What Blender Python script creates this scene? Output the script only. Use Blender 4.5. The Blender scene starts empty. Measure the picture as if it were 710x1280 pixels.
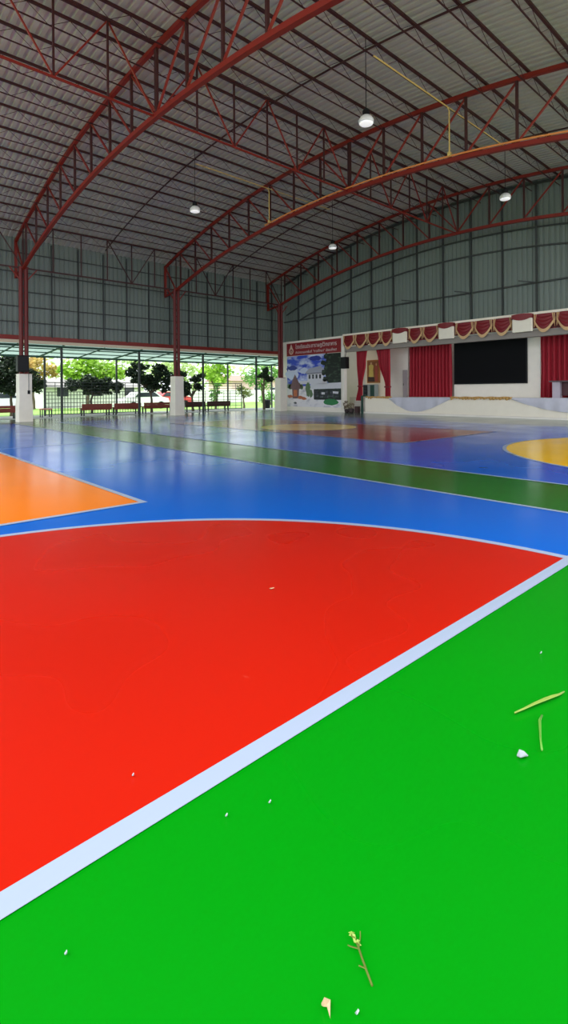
import bpy, math, random
from mathutils import Vector, Matrix
S = bpy.context.scene
COL = S.collection
rnd = random.Random(7)

# ------------------------------------------------------------------ camera
F_PX, HZ, ROLL, YAW, CAM_H = 634.0, 489.0, math.radians(-0.404), math.radians(48.237), 1.4
cam = bpy.data.cameras.new('camera')
camo = bpy.data.objects.new('camera', cam); COL.objects.link(camo)
cam.sensor_fit = 'VERTICAL'; cam.sensor_height = 36.0; cam.sensor_width = 36.0 * 710 / 1280
cam.lens = 36.0 * F_PX / 1280.0
cam.shift_y = (HZ - 640.0) / 1280.0
cam.clip_start = 0.05; cam.clip_end = 500
_R = Vector((math.cos(YAW), math.sin(YAW), 0)); _U = Vector((0, 0, 1)); _D = Vector((-math.sin(YAW), math.cos(YAW), 0))
_c, _s = math.cos(ROLL), math.sin(ROLL)
_r = _R * _c + _U * _s; _u = _U * _c - _R * _s; _b = -_D
camo.matrix_world = Matrix(((_r.x, _u.x, _b.x, 0), (_r.y, _u.y, _b.y, 0), (_r.z, _u.z, _b.z, CAM_H), (0, 0, 0, 1)))
S.camera = camo

# ------------------------------------------------------------------ sky, sun, exposure
W = bpy.data.worlds.new('overcast_sky'); S.world = W; W.use_nodes = True
bg = W.node_tree.nodes['Background']
bg.inputs[0].default_value = (0.88, 0.94, 1.03, 1); bg.inputs[1].default_value = 1.0
sun = bpy.data.lights.new('hazy_sun', 'SUN'); sun.energy = 1.6; sun.angle = math.radians(25); sun.color = (1, .96, .88)
suno = bpy.data.objects.new('hazy_sun', sun); COL.objects.link(suno)
suno.rotation_euler = (math.radians(32), math.radians(14), 0); suno.location = (-60, 0, 40)
S.view_settings.view_transform = 'Standard'; S.view_settings.look = 'None'
S.view_settings.gamma = 1.0; S.view_settings.use_curve_mapping = False
S.view_settings.exposure = 1.36
S.cycles.use_denoising = True
S.cycles.max_bounces = 8; S.cycles.diffuse_bounces = 5; S.cycles.glossy_bounces = 3; S.cycles.transparent_max_bounces = 8
S.cycles.sample_clamp_indirect = 6

# ------------------------------------------------------------------ materials
def lin(r, g, b):
    f = lambda v: (v / 255) / 12.92 if v / 255 <= .04045 else ((v / 255 + .055) / 1.055) ** 2.4
    return (f(r), f(g), f(b), 1)
MATS = {}
def mat(name, rgb, rough=.55, metal=0.0, noise=0.0, scale=8.0, emit=0.0, spec=.5, bump=0.0, trans=0.0, island=0.0):
    """a procedural material: base colour (sRGB 0-255) broken up by noise"""
    if name in MATS: return MATS[name]
    m = bpy.data.materials.new(name); m.use_nodes = True
    nt = m.node_tree; p = nt.nodes['Principled BSDF']
    c = lin(*rgb)
    p.inputs['Base Color'].default_value = c; p.inputs['Roughness'].default_value = rough
    p.inputs['Metallic'].default_value = metal; p.inputs['Specular IOR Level'].default_value = spec
    if noise > 0 or bump > 0:
        tc = nt.nodes.new('ShaderNodeTexCoord'); n = nt.nodes.new('ShaderNodeTexNoise')
        n.inputs['Scale'].default_value = scale; n.inputs['Detail'].default_value = 4
        nt.links.new(tc.outputs['Object'], n.inputs['Vector'])
        if noise > 0:
            mx = nt.nodes.new('ShaderNodeMix'); mx.data_type = 'RGBA'
            mx.inputs[6].default_value = tuple(v * (1 - noise) for v in c[:3]) + (1,)
            mx.inputs[7].default_value = tuple(min(1, v * (1 + noise)) for v in c[:3]) + (1,)
            src = n.outputs['Fac']
            if island > 0:
                g = nt.nodes.new('ShaderNodeNewGeometry'); ad = nt.nodes.new('ShaderNodeMath'); ad.operation = 'MULTIPLY_ADD'
                nt.links.new(g.outputs['Random Per Island'], ad.inputs[0]); ad.inputs[1].default_value = island
                sb = nt.nodes.new('ShaderNodeMath'); sb.operation = 'SUBTRACT'; nt.links.new(n.outputs['Fac'], sb.inputs[0]); sb.inputs[1].default_value = island / 2
                nt.links.new(sb.outputs[0], ad.inputs[2]); src = ad.outputs[0]
            nt.links.new(src, mx.inputs[0]); nt.links.new(mx.outputs[2], p.inputs['Base Color'])
        if bump > 0:
            b = nt.nodes.new('ShaderNodeBump'); b.inputs['Strength'].default_value = bump; b.inputs['Distance'].default_value = .02
            nt.links.new(n.outputs['Fac'], b.inputs['Height']); nt.links.new(b.outputs[0], p.inputs['Normal'])
    if emit > 0:
        p.inputs['Emission Color'].default_value = c; p.inputs['Emission Strength'].default_value = emit
    if trans > 0:
        tb = nt.nodes.new('ShaderNodeBsdfTranslucent'); tb.inputs[0].default_value = c
        ms = nt.nodes.new('ShaderNodeMixShader'); ms.inputs[0].default_value = trans
        out = nt.nodes['Material Output']
        nt.links.new(p.outputs[0], ms.inputs[1]); nt.links.new(tb.outputs[0], ms.inputs[2]); nt.links.new(ms.outputs[0], out.inputs[0])
    MATS[name] = m
    return m

def paint(name, rgb, rough=.2, scuff=(255, 190, 170), amt=.35):
    """glossy court paint: large uneven roller patches, sparse pale scuffs, uneven gloss"""
    m = bpy.data.materials.new(name); m.use_nodes = True; nt = m.node_tree; N = nt.nodes; L = nt.links
    p = N['Principled BSDF']; c = lin(*rgb); sc = lin(*scuff)
    tc = N.new('ShaderNodeTexCoord')
    n1 = N.new('ShaderNodeTexNoise'); n1.inputs['Scale'].default_value = .5; n1.inputs['Detail'].default_value = 1
    L.new(tc.outputs['Object'], n1.inputs['Vector'])
    mx = N.new('ShaderNodeMix'); mx.data_type = 'RGBA'
    mx.inputs[6].default_value = tuple(v * .94 for v in c[:3]) + (1,); mx.inputs[7].default_value = tuple(min(1, v * 1.06) for v in c[:3]) + (1,)
    L.new(n1.outputs['Fac'], mx.inputs[0])
    mp = N.new('ShaderNodeMapping'); mp.inputs['Scale'].default_value = (2.2, 5.5, 1); mp.inputs['Rotation'].default_value = (0, 0, .6)
    L.new(tc.outputs['Object'], mp.inputs['Vector'])
    n2 = N.new('ShaderNodeTexNoise'); n2.inputs['Scale'].default_value = 1.0; n2.inputs['Detail'].default_value = 6; n2.inputs['Roughness'].default_value = .65
    L.new(mp.outputs[0], n2.inputs['Vector'])
    r = N.new('ShaderNodeValToRGB'); r.color_ramp.elements[0].position = .71; r.color_ramp.elements[1].position = .84
    r.color_ramp.elements[1].color = (amt, amt, amt, 1)
    L.new(n2.outputs['Fac'], r.inputs[0])
    mx2 = N.new('ShaderNodeMix'); mx2.data_type = 'RGBA'; mx2.inputs[7].default_value = sc
    L.new(r.outputs[0], mx2.inputs[0]); L.new(mx.outputs[2], mx2.inputs[6]); L.new(mx2.outputs[2], p.inputs['Base Color'])
    mr = N.new('ShaderNodeMapRange'); mr.inputs[1].default_value = .3; mr.inputs[2].default_value = .7
    mr.inputs[3].default_value = rough * .88; mr.inputs[4].default_value = rough * 1.15
    n3 = N.new('ShaderNodeTexNoise'); n3.inputs['Scale'].default_value = .9; n3.inputs['Detail'].default_value = 1
    L.new(tc.outputs['Object'], n3.inputs['Vector']); L.new(n3.outputs['Fac'], mr.inputs[0]); L.new(mr.outputs[0], p.inputs['Roughness'])
    p.inputs['Specular IOR Level'].default_value = .2
    return m

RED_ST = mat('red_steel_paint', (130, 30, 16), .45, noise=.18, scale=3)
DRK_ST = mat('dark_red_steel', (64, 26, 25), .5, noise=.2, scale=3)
COL_ST = mat('column_red_paint', (104, 26, 22), .55, noise=.15, scale=3)
GIRT = mat('dark_steel_girt', (58, 62, 60), .6, noise=.15, scale=3)
SHEET = mat('galvanised_roof_sheet', (184, 180, 171), .45, noise=.10, scale=.6)
WSHEET = mat('grey_green_wall_sheet', (118, 129, 121), .45, noise=.08, scale=.5)
CONC = mat('white_painted_concrete', (248, 239, 222), .7, noise=.07, scale=4)
WHITE = mat('white_plaster', (248, 241, 228), .7, noise=.05, scale=3)
GREYW = mat('grey_plaster', (216, 209, 198), .7, noise=.05, scale=3)
BLACK = mat('black_plastic', (15, 15, 16), .55, noise=.1, spec=.3)
GREEN_ST = mat('dark_green_steel', (28, 70, 58), .5, noise=.15, scale=4)
GREY_ST = mat('dark_grey_steel', (52, 58, 56), .55, noise=.1, scale=4)
GOLD = mat('gold_fringe', (216, 178, 128), .6, noise=.3, scale=30)
MAROON = mat('maroon_satin', (128, 20, 30), .45, noise=.15, scale=6)
CURT = mat('red_curtain_velvet', (160, 20, 40), .7, noise=.12, scale=5)
CLOTH_W = mat('white_cloth', (252, 242, 222), .8, noise=.04, scale=6)
CLOTH_G = mat('pale_grey_satin', (206, 204, 214), .6, noise=.06, scale=6)
YELLOW = mat('yellow_conduit', (222, 190, 110), .5, noise=.1)

# ------------------------------------------------------------------ mesh builder
class MB:
    def __init__(s): s.v = []; s.f = []; s.m = []
    def quad(s, pts, mi=0):
        k = len(s.v); s.v += [tuple(p) for p in pts]; s.f.append(tuple(range(k, k + len(pts)))); s.m.append(mi); return s
    def box(s, x0, x1, y0, y1, z0, z1, mi=0):
        k = len(s.v)
        s.v += [(x0, y0, z0), (x1, y0, z0), (x1, y1, z0), (x0, y1, z0), (x0, y0, z1), (x1, y0, z1), (x1, y1, z1), (x0, y1, z1)]
        for q in ((0, 3, 2, 1), (4, 5, 6, 7), (0, 1, 5, 4), (1, 2, 6, 5), (2, 3, 7, 6), (3, 0, 4, 7)):
            s.f.append(tuple(k + i for i in q)); s.m.append(mi)
        return s
    def path(s, pts, r, n=4, mi=0, rot=math.pi / 4, closed=False, rs=None):
        """swept section with n sides along a polyline"""
        P = [Vector(p) for p in pts]; k = len(s.v); m = len(P)
        t0 = (P[1] - P[0]).normalized()
        ref = Vector((0, 0, 1)) if abs(t0.z) < .9 else Vector((1, 0, 0))
        for i in range(m):
            t = (P[min(i + 1, m - 1)] - P[max(i - 1, 0)]).normalized()
            a = t.cross(ref)
            if a.length < 1e-6: a = t.cross(Vector((0, 1, 0)))
            a.normalize(); b = a.cross(t).normalized()
            rr = rs[i] if rs else r
            for j in range(n):
                an = rot + 2 * math.pi * j / n
                s.v.append(tuple(P[i] + (a * math.cos(an) + b * math.sin(an)) * rr))
        for i in range(m - 1):
            for j in range(n):
                j2 = (j + 1) % n
                s.f.append((k + i * n + j, k + i * n + j2, k + (i + 1) * n + j2, k + (i + 1) * n + j)); s.m.append(mi)
        s.f.append(tuple(k + j for j in reversed(range(n)))); s.m.append(mi)
        s.f.append(tuple(k + (m - 1) * n + j for j in range(n))); s.m.append(mi)
        return s
    def beam(s, a, b, w, mi=0): return s.path([a, b], w * .7071, 4, mi)
    def tube(s, a, b, r, n=8, mi=0): return s.path([a, b], r, n, mi)
    def lathe(s, prof, c=(0, 0, 0), n=20, mi=0):
        k = len(s.v)
        for r, z in prof:
            for j in range(n):
                an = 2 * math.pi * j / n; s.v.append((c[0] + r * math.cos(an), c[1] + r * math.sin(an), c[2] + z))
        for i in range(len(prof) - 1):
            for j in range(n):
                j2 = (j + 1) % n
                s.f.append((k + i * n + j, k + i * n + j2, k + (i + 1) * n + j2, k + (i + 1) * n + j)); s.m.append(mi)
        s.f.append(tuple(k + j for j in reversed(range(n)))); s.m.append(mi)
        s.f.append(tuple(k + (len(prof) - 1) * n + j for j in range(n))); s.m.append(mi)
        return s
    def grid(s, fn, nu, nv, mi=0, two=0.0):
        k = len(s.v)
        for i in range(nu + 1):
            for j in range(nv + 1): s.v.append(tuple(fn(i / nu, j / nv)))
        for i in range(nu):
            for j in range(nv):
                a = k + i * (nv + 1) + j
                s.f.append((a, a + nv + 1, a + nv + 2, a + 1)); s.m.append(mi)
        return s
    def build(s, name, mats, parent=None, loc=None, smooth=False, solid=0.0, bevel=0.0):
        base = Vector(loc) if loc is not None else (WLOC[parent.name] if parent else Vector((0, 0, 0)))
        me = bpy.data.meshes.new(name)
        me.from_pydata([tuple(Vector(p) - base) for p in s.v], [], s.f)
        for m in (mats if isinstance(mats, (list, tuple)) else [mats]): me.materials.append(m)
        me.polygons.foreach_set('material_index', s.m)
        if smooth: me.polygons.foreach_set('use_smooth', [True] * len(me.polygons))
        me.update()
        o = bpy.data.objects.new(name, me); COL.objects.link(o)
        if parent:
            o.parent = parent; o.location = base - WLOC[parent.name]
        else: o.location = base
        WLOC[o.name] = base
        if solid: md = o.modifiers.new('thickness', 'SOLIDIFY'); md.thickness = solid; md.offset = 0
        if bevel:
            md = o.modifiers.new('bevel', 'BEVEL'); md.width = bevel; md.segments = 2; md.limit_method = 'ANGLE'
        return o
WLOC = {}
def tag(o, label=None, cat=None, group=None, kind=None):
    if label: o['label'] = label
    if cat: o['category'] = cat
    if group: o['group'] = group
    if kind: o['kind'] = kind
    return o
def thing(name, label, cat, loc=(0, 0, 0), group=None):
    o = bpy.data.objects.new(name, None); COL.objects.link(o); o.location = loc; o.empty_display_size = .2
    WLOC[o.name] = Vector(loc)
    return tag(o, label, cat, group)
def struct(o): o['kind'] = 'structure'; return o
def dup(o, loc, label=None, parent=None):
    c = o.copy(); COL.objects.link(c)
    if parent is None: c.location = loc; WLOC[c.name] = Vector(loc)
    else: c.parent = parent; WLOC[c.name] = WLOC[parent.name] + c.location
    if label: c['label'] = label
    for ch in list(o.children): dup(ch, None, None, c)
    return c
def arc_pts(cx, cy, r, a0, a1, n, z=0): return [(cx + r * math.cos(a0 + (a1 - a0) * i / n), cy + r * math.sin(a0 + (a1 - a0) * i / n), z) for i in range(n + 1)]
ORD = ['first', 'second', 'third', 'fourth', 'fifth', 'sixth', 'seventh', 'eighth', 'ninth', 'tenth', 'eleventh']

# ------------------------------------------------------------------ hall dimensions
XC = -14.1                      # hall centre line
RT, RB = 45.9, 45.2             # radii of roof curve and lower chord
ARCH_Y = [7.05, 15.5, 23.8]
END_Y, WALL_X = 25.4, -28.45
def roof_z(x, top=11.6): u = x - XC; return top - (RT - math.sqrt(RT * RT - u * u))
def chord_z(x): u = x - XC; return 9.38 - (RB - math.sqrt(RB * RB - u * u))

# ------------------------------------------------------------------ ground and floor
G = MB().box(-140, 6.0, -60, 160, -.35, -.06)
struct(G.build('ground_lawn', mat('lawn_grass', (128, 168, 76), .9, noise=.35, scale=1.2)))
struct(MB().box(6.0, 60, -60, 160, -.35, -.06).build('ground_bounce', mat('pale_bounce_ground', (196, 190, 182), .8, noise=.12, scale=1)))  # unseen pale ground, added to bounce neutral light up to the roof
P_GREEN = paint('green_court_paint', (0, 124, 8), .28, (150, 230, 150), .22)
P_BLUE = paint('blue_court_paint', (0, 90, 186), .17, (150, 190, 235), .22)
P_RED = paint('red_court_paint', (172, 24, 8), .28, (255, 150, 120), .35)
P_ORANGE = paint('orange_court_paint', (226, 116, 2), .2, (255, 210, 150), .25)
P_YELL = paint('yellow_court_paint', (242, 190, 0), .2, (255, 240, 170), .25)
P_DRED = paint('dull_red_court_paint', (128, 12, 26), .17, (230, 160, 150), .3)
P_TAN = paint('tan_court_paint', (232, 194, 96), .17, (240, 220, 180), .3)
P_WHITE = paint('white_line_paint', (146, 158, 178), .3, (130, 130, 130), .3)
P_BAND = paint('dark_green_band_paint', (14, 96, 26), .18, (140, 190, 140), .25)
P_APRON = paint('grey_green_apron_paint', (88, 104, 94), .17, (170, 180, 170), .3)
P_FGREEN = P_GREEN
FM = [P_APRON, P_GREEN, P_BLUE, P_RED, P_ORANGE, P_YELL, P_DRED, P_TAN, P_WHITE, P_BAND]
f = MB(); f.box(-29.3, 6.0, -12.0, 25.2, -.2, 0.0, 0)
def flat(x0, x1, y0, y1, z, mi): f.quad([(x0, y0, z), (x1, y0, z), (x1, y1, z), (x0, y1, z)], mi)
def ring(cx, cy, r, w, a0, a1, z, n=64):
    A = arc_pts(cx, cy, r + w / 2, a0, a1, n, z); B = arc_pts(cx, cy, r - w / 2, a0, a1, n, z)
    for i in range(n): f.quad([B[i], A[i], A[i + 1], B[i + 1]], 8)
Z1, Z2, Z3, Z4 = .0015, .003, .0045, .006
BX0, BX1 = -25.4, -1.55
flat(BX1, 1.2, -1.5, 20.4, Z1, 1)                            # green run-off beside the baseline
flat(BX0, BX1, -5.4, 6.2, Z1, 2); flat(BX0, BX1, 8.0, 20.4, Z1, 2)
flat(BX0, BX1, 6.2, 8.0, Z1, 9)                               # green band between the two courts
flat(-22.2, -6.0, -2.05, 2.95, Z2, 4); flat(-20.4, -7.9, 11.3, 16.5, Z2, 6)
H = math.pi / 2
for (cy, mi, r) in ((.48, 3, 4.07), (13.85, 5, 4.4)):
    f.quad(arc_pts(BX1, cy, r, H, 3 * H, 64, Z2), mi)
    ring(BX1, cy, r, .085, H, 3 * H, Z3)
f.quad(arc_pts(XC, 13.85, 1.85, 0, 4 * H, 48, Z3)[:-1], 7)
ring(XC, .45, 1.85, .06, 0, 4 * H, Z4)
LN = [0]
def line(x0, y0, x1, y1, w, z=Z4):
    LN[0] += 1; z = z + .0002 * LN[0]
    d = Vector((x1 - x0, y1 - y0, 0)).normalized(); n = Vector((-d.y, d.x, 0)) * w / 2; d = d * w / 2
    a, b = Vector((x0, y0, z)) - d, Vector((x1, y1, z)) + d
    f.quad([a - n, b - n, b + n, a + n], 8)
line(BX1, -12, BX1, 20.4, .085)
line(BX0, 6.2, BX1 - .1, 6.2, .07); line(BX0, 8.0, BX1 - .1, 8.0, .07)
for (x0, x1, y0, y1, w) in ((-22.2, -6.0, -2.05, 2.95, .08), (-20.4, -7.9, 11.3, 16.5, .05)):
    line(x0, y0, x1, y0, w); line(x1, y0, x1, y1, w); line(x1, y1, x0, y1, w); line(x0, y1, x0, y0, w)
line(-14.15, 2.95, -14.15, 6.2, .05); line(-14.15, 8.0, -14.15, 11.3, .05)
struct(f.build('floor', FM))

pv = MB().box(-34.2, -29.3, -12, 40, -.2, -.015)
struct(pv.build('trim_1', mat('grey_concrete_path', (168, 166, 160), .8, noise=.15, scale=2)))

# ------------------------------------------------------------------ roof and sheet walls
prof = [(0, 0), (.13, 0), (.155, .055), (.225, .055), (.25, 0)]     # one rib of trapezoidal sheet
def ribs(a, b, pitch=.25):
    out = []; n = int((b - a) / pitch)
    for i in range(n):
        for q, h in prof[:-1]: out.append((a + i * pitch + q, h))
    out.append((a + n * pitch, 0)); return out
r = MB(); rb = ribs(-4.0, END_Y + .1); NX = 28
xs = [WALL_X - .25 + (2 * (XC - WALL_X) + .5) * i / NX for i in range(NX + 1)]
def rf(u, v):
    x = xs[round(u * NX)]; y, h = rb[round(v * (len(rb) - 1))]; return (x, y, roof_z(x) + h + .06)
r.grid(rf, NX, len(rb) - 1); struct(r.build('ceiling', SHEET))

w = MB(); rb = ribs(-4.0, END_Y + .3)
def wf(u, v):
    y, h = rb[round(v * (len(rb) - 1))]; return (WALL_X - h, y, 4.3 + (roof_z(WALL_X) + .13 - 4.3) * u)
w.grid(wf, 1, len(rb) - 1); wl = struct(w.build('wall_left', WSHEET))
for z in (5.05, 5.85, 6.62, 7.6, 8.6):
    struct(MB().box(WALL_X + .02, WALL_X + .08, -4.0, END_Y - .1, z - .022, z + .022).build('girt', GIRT, wl))
k = 0
y = -3.8
while y < END_Y - .3:
    struct(MB().box(WALL_X + .02, WALL_X + .12, y - .022, y + .022, 4.3, roof_z(WALL_X) - .05).build('stud', GIRT, wl)); y += 1.4

w = MB(); rb = ribs(WALL_X, XC - (WALL_X - XC))
def ef(u, v):
    x, h = rb[round(v * (len(rb) - 1))]; return (x, END_Y + h, 4.6 + (roof_z(x) + .13 - 4.6) * u)
w.grid(ef, 1, len(rb) - 1); we = struct(w.build('wall_back', WSHEET))
x = -26.73
while x < -.5:
    struct(MB().box(x - .035, x + .035, END_Y - .12, END_Y - .02, 4.95, roof_z(x) - .03).build('stud', GIRT, we)); x += 1.665
def arc_girt(top, R, x0, x1, wd=.07, yy=END_Y - .09):
    return [(xx, yy, top - (R - math.sqrt(R * R - (xx - XC) ** 2))) for xx in [x0 + (x1 - x0) * i / 28 for i in range(29)]]
for (top, R, x0) in ((9.4, 42, -28.0), (8.5, 40.5, -26.9)):
    struct(MB().path(arc_girt(top, R, x0, -0.3), .05).build('girt', GIRT, we))
struct(MB().path(arc_girt(11.5, RT, -28.3, 0), .07).build('girt', GIRT, we))
struct(MB().box(-28.3, 0, END_Y - .12, END_Y - .03, 6.5, 6.57).build('girt', GIRT, we))
for xx in (-16.8, -13.45, -10.1):                                # short stays from the wall to the girt
    struct(MB().beam((xx, END_Y - .08, 6.55), (xx - .55, END_Y - .75, 6.62), .045).build('stay', GIRT, we))

# wall eave: red channel and cream flashing under the left sheets
struct(MB().box(WALL_X - .06, WALL_X + .1, -4.0, END_Y - .2, 4.14, 4.36).build('trim_2', RED_ST))
struct(MB().box(WALL_X - .05, WALL_X + .06, -4.0, END_Y - .2, 3.98, 4.14).build('trim_3', mat('cream_flashing', (222, 206, 176), .6, noise=.08)))

# ------------------------------------------------------------------ arch trusses
NODES = [-13.3 + 1.65 * k for k in range(-8, 8)]
def make_arch(y, label):
    t = thing('roof_truss', label, 'roof truss', (-27.0, y, 7.5), 'arched roof trusses')
    X = [-28.4 + (28.6) * i / 44 for i in range(45)]
    MB().path([(x, y, roof_z(x) - .22) for x in X], .09).build('top_chord', RED_ST, t)
    X = [-27.0 + (25.8) * i / 44 for i in range(45)]
    MB().path([(x, y, chord_z(x)) for x in X], .098).build('bottom_chord', RED_ST, t)
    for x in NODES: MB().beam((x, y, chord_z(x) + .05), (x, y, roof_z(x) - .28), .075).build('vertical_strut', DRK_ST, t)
    for a, b in zip(NODES[:-1], NODES[1:]):
        lo, hi = (a, b) if a > XC - .2 else (b, a)
        MB().beam((lo, y, chord_z(lo) + .08), (hi, y, roof_z(hi) - .3), .055).build('diagonal_brace', RED_ST, t)
    MB().beam((-28.33, y, 7.25), (-28.33, y, roof_z(-28.33) - .2), .12).build('end_post', RED_ST, t)
    MB().beam((-28.33, y, 7.3), (-27.05, y, 7.5), .09).build('end_strut', RED_ST, t)
    MB().beam((-28.3, y, 9.1), (-27.1, y, 7.6), .06).build('diagonal_brace', RED_ST, t)
    return t
A0 = make_arch(ARCH_Y[0], 'red arched steel roof truss nearest the camera, springing from the column with the loudspeaker')
dup(A0, (-27.0, ARCH_Y[1], 7.5), 'middle red arched steel roof truss with the yellow conduit along its lower chord')
dup(A0, (-27.0, ARCH_Y[2], 7.5), 'farthest red arched steel roof truss, just in front of the grey gable wall')

# purlins: lattice joists running the length of the hall
def make_purlin(x, label):
    z = roof_z(x) - .03
    t = thing('roof_purlin', label, 'roof purlin', (x, 7, z), 'lattice purlins under the roof sheets')
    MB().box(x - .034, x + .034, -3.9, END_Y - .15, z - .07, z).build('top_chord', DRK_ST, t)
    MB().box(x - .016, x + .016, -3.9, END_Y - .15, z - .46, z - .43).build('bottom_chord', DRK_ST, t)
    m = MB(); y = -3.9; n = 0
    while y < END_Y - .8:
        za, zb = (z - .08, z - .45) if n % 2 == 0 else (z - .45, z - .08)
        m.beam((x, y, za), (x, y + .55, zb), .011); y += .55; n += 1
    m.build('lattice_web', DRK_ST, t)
    return t
for k in range(-10, 11):
    x = XC + 1.287 * k
    if k <= 0: lab = 'dark red lattice roof purlin, %s left of the ridge truss' % ORD[-k]
    else: lab = 'dark red lattice roof purlin, %s right of the ridge truss' % ORD[k - 1]
    make_purlin(x, lab)

# ridge truss and eave truss along the hall
def long_truss(name, label, x, zb, zt, diag, ys, mt, rb=.027):
    t = thing(name, label, 'truss', (x, ys[0], zb))
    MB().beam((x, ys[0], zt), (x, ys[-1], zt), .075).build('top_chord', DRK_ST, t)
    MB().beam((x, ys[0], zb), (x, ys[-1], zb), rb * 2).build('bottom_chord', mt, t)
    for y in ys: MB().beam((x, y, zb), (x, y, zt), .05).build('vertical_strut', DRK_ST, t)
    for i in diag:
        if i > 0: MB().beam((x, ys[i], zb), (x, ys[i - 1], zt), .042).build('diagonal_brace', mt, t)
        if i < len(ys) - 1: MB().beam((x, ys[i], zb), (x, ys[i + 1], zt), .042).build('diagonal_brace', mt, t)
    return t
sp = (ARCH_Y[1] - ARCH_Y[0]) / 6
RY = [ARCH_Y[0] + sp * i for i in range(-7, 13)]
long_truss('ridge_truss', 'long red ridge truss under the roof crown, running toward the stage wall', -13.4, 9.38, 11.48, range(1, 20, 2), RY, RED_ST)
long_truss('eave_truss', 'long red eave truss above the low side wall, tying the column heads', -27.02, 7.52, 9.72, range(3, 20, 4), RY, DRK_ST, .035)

# sag rods across each bay
for y, s in ((11.5, 'first bay, above the nearer lamps'), (19.9, 'second bay, above the farther lamps')):
    X = [-27.8 + 27.4 * i / 40 for i in range(41)]
    tag(MB().path([(x, y, roof_z(x) - .17) for x in X], .03).build('sag_rod', DRK_ST, loc=(XC, y, 11.4)),
        'thin dark rod curving across the roof in the ' + s, 'rod', 'sag rods across the bays')

# ------------------------------------------------------------------ columns
CX = -27.0
for i, y in enumerate(ARCH_Y):
    lab = ['red steel column on white concrete pedestal, the one with the black loudspeaker',
           'red steel column on white concrete pedestal between the two groups of benches',
           'red steel column on white concrete pedestal in the corner beside the banner'][i]
    t = thing('steel_column', lab, 'column', (CX, y, 0), 'columns along the low side')
    m = MB(); h = .29
    k = len(m.v)
    for z, q in ((0, h + .03), (.75, h + .03), (1.15, h), (2.33, h)):
        m.v += [(CX - q, y - q, z), (CX + q, y - q, z), (CX + q, y + q, z), (CX - q, y + q, z)]
    for a in range(3):
        for b in range(4): m.f.append((a * 4 + b, a * 4 + (b + 1) % 4, a * 4 + 4 + (b + 1) % 4, a * 4 + 4 + b)); m.m.append(0)
    m.f.append((12, 13, 14, 15)); m.m.append(0)
    m.build('pedestal', CONC, t, bevel=.02)
    MB().box(CX - .24, CX + .24, y - .24, y + .24, 2.33, 2.36).build('base_plate', RED_ST, t)
    for s in (-1, 1):
        MB().tube((CX, y + s * .12, 2.36), (CX, y + s * .12, 7.55), .095, 12).build('pipe', COL_ST, t)
    m = MB(); z = 2.6; n = 0
    while z < 7.2:
        m.beam((CX, y - .12, z), (CX, y + .12, z + .35), .03) if n % 2 == 0 else m.beam((CX, y + .12, z), (CX, y - .12, z + .35), .03)
        z += .35; n += 1
    m.build('lacing', COL_ST, t)
    MB().box(CX - .14, CX + .14, y - .2, y + .2, 7.5, 7.56).build('cap_plate', RED_ST, t)
    for s in (-1, 1): MB().beam((CX, y + s * .14, 6.9), (CX, y + s * .62, 7.5), .05).build('knee_brace', RED_ST, t)
# tie between the columns at canopy level
t = thing('loudspeaker', 'black box loudspeaker hung on the nearest red column above its pedestal', 'loudspeaker', (-26.68, 6.95, 2.4))
MB().box(-26.75, -26.38, 6.62, 7.12, 2.42, 3.2).build('cabinet', BLACK, t, bevel=.03)
MB().box(-26.385, -26.36, 6.67, 7.07, 2.48, 3.14).build('grille', mat('speaker_grille', (20, 20, 21), .7, noise=.3, scale=120), t)
MB().box(-26.895, -26.74, 6.9, 7.0, 2.7, 2.9).build('bracket', GREY_ST, t)
t = thing('cable_conduit', 'short dark cable running down the nearest white pedestal', 'cable', (-26.7, 7.2, 1.5))
MB().tube((-26.69, 7.18, 1.5), (-26.69, 7.18, 2.35), .012, 6).build('cable', GREY_ST, t)
MB().box(-26.71, -26.67, 7.13, 7.23, 1.35, 1.52).build('plug', BLACK, t)

# ------------------------------------------------------------------ pendant lamps
LENS = mat('frosted_lamp_lens', (240, 240, 238), .35, emit=.25)
def make_lamp(x, y, label):
    zt = roof_z(x) - .12
    t = thing('pendant_lamp', label, 'lamp', (x, y, 8.75), 'high bay lamps hanging from the roof')
    MB().tube((x, y, 9.2), (x, y, zt), .011, 6).build('cord', BLACK, t)
    MB().lathe([(.03, 9.24), (.075, 9.2), (.1, 9.16), (.1, 9.03), (.13, 9.0)], (x, y, 0), 20).build('housing', BLACK, t, smooth=False)
    MB().lathe([(.12, 9.02), (.165, 8.98), (.2, 8.93), (.215, 8.88), (.2, 8.82)], (x, y, 0), 24).build('shade', mat('white_lamp_shade', (230, 230, 228), .35), t, smooth=True)
    MB().lathe([(.195, 8.822), (.18, 8.80), (.12, 8.785), (.02, 8.78)], (x, y, 0), 24).build('lens', LENS, t, smooth=True)
    return t
make_lamp(-8.95, 11.12, 'white pendant lamp hanging nearest the camera, left of the middle arch top')
make_lamp(-17.96, 11.2, 'white pendant lamp over the left side, between the nearest and middle arches')
make_lamp(-8.952, 19.6, 'white pendant lamp hanging against the gable wall at right')
make_lamp(-17.96, 19.5, 'small white pendant lamp hanging in the far left bay above the banner')

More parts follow.
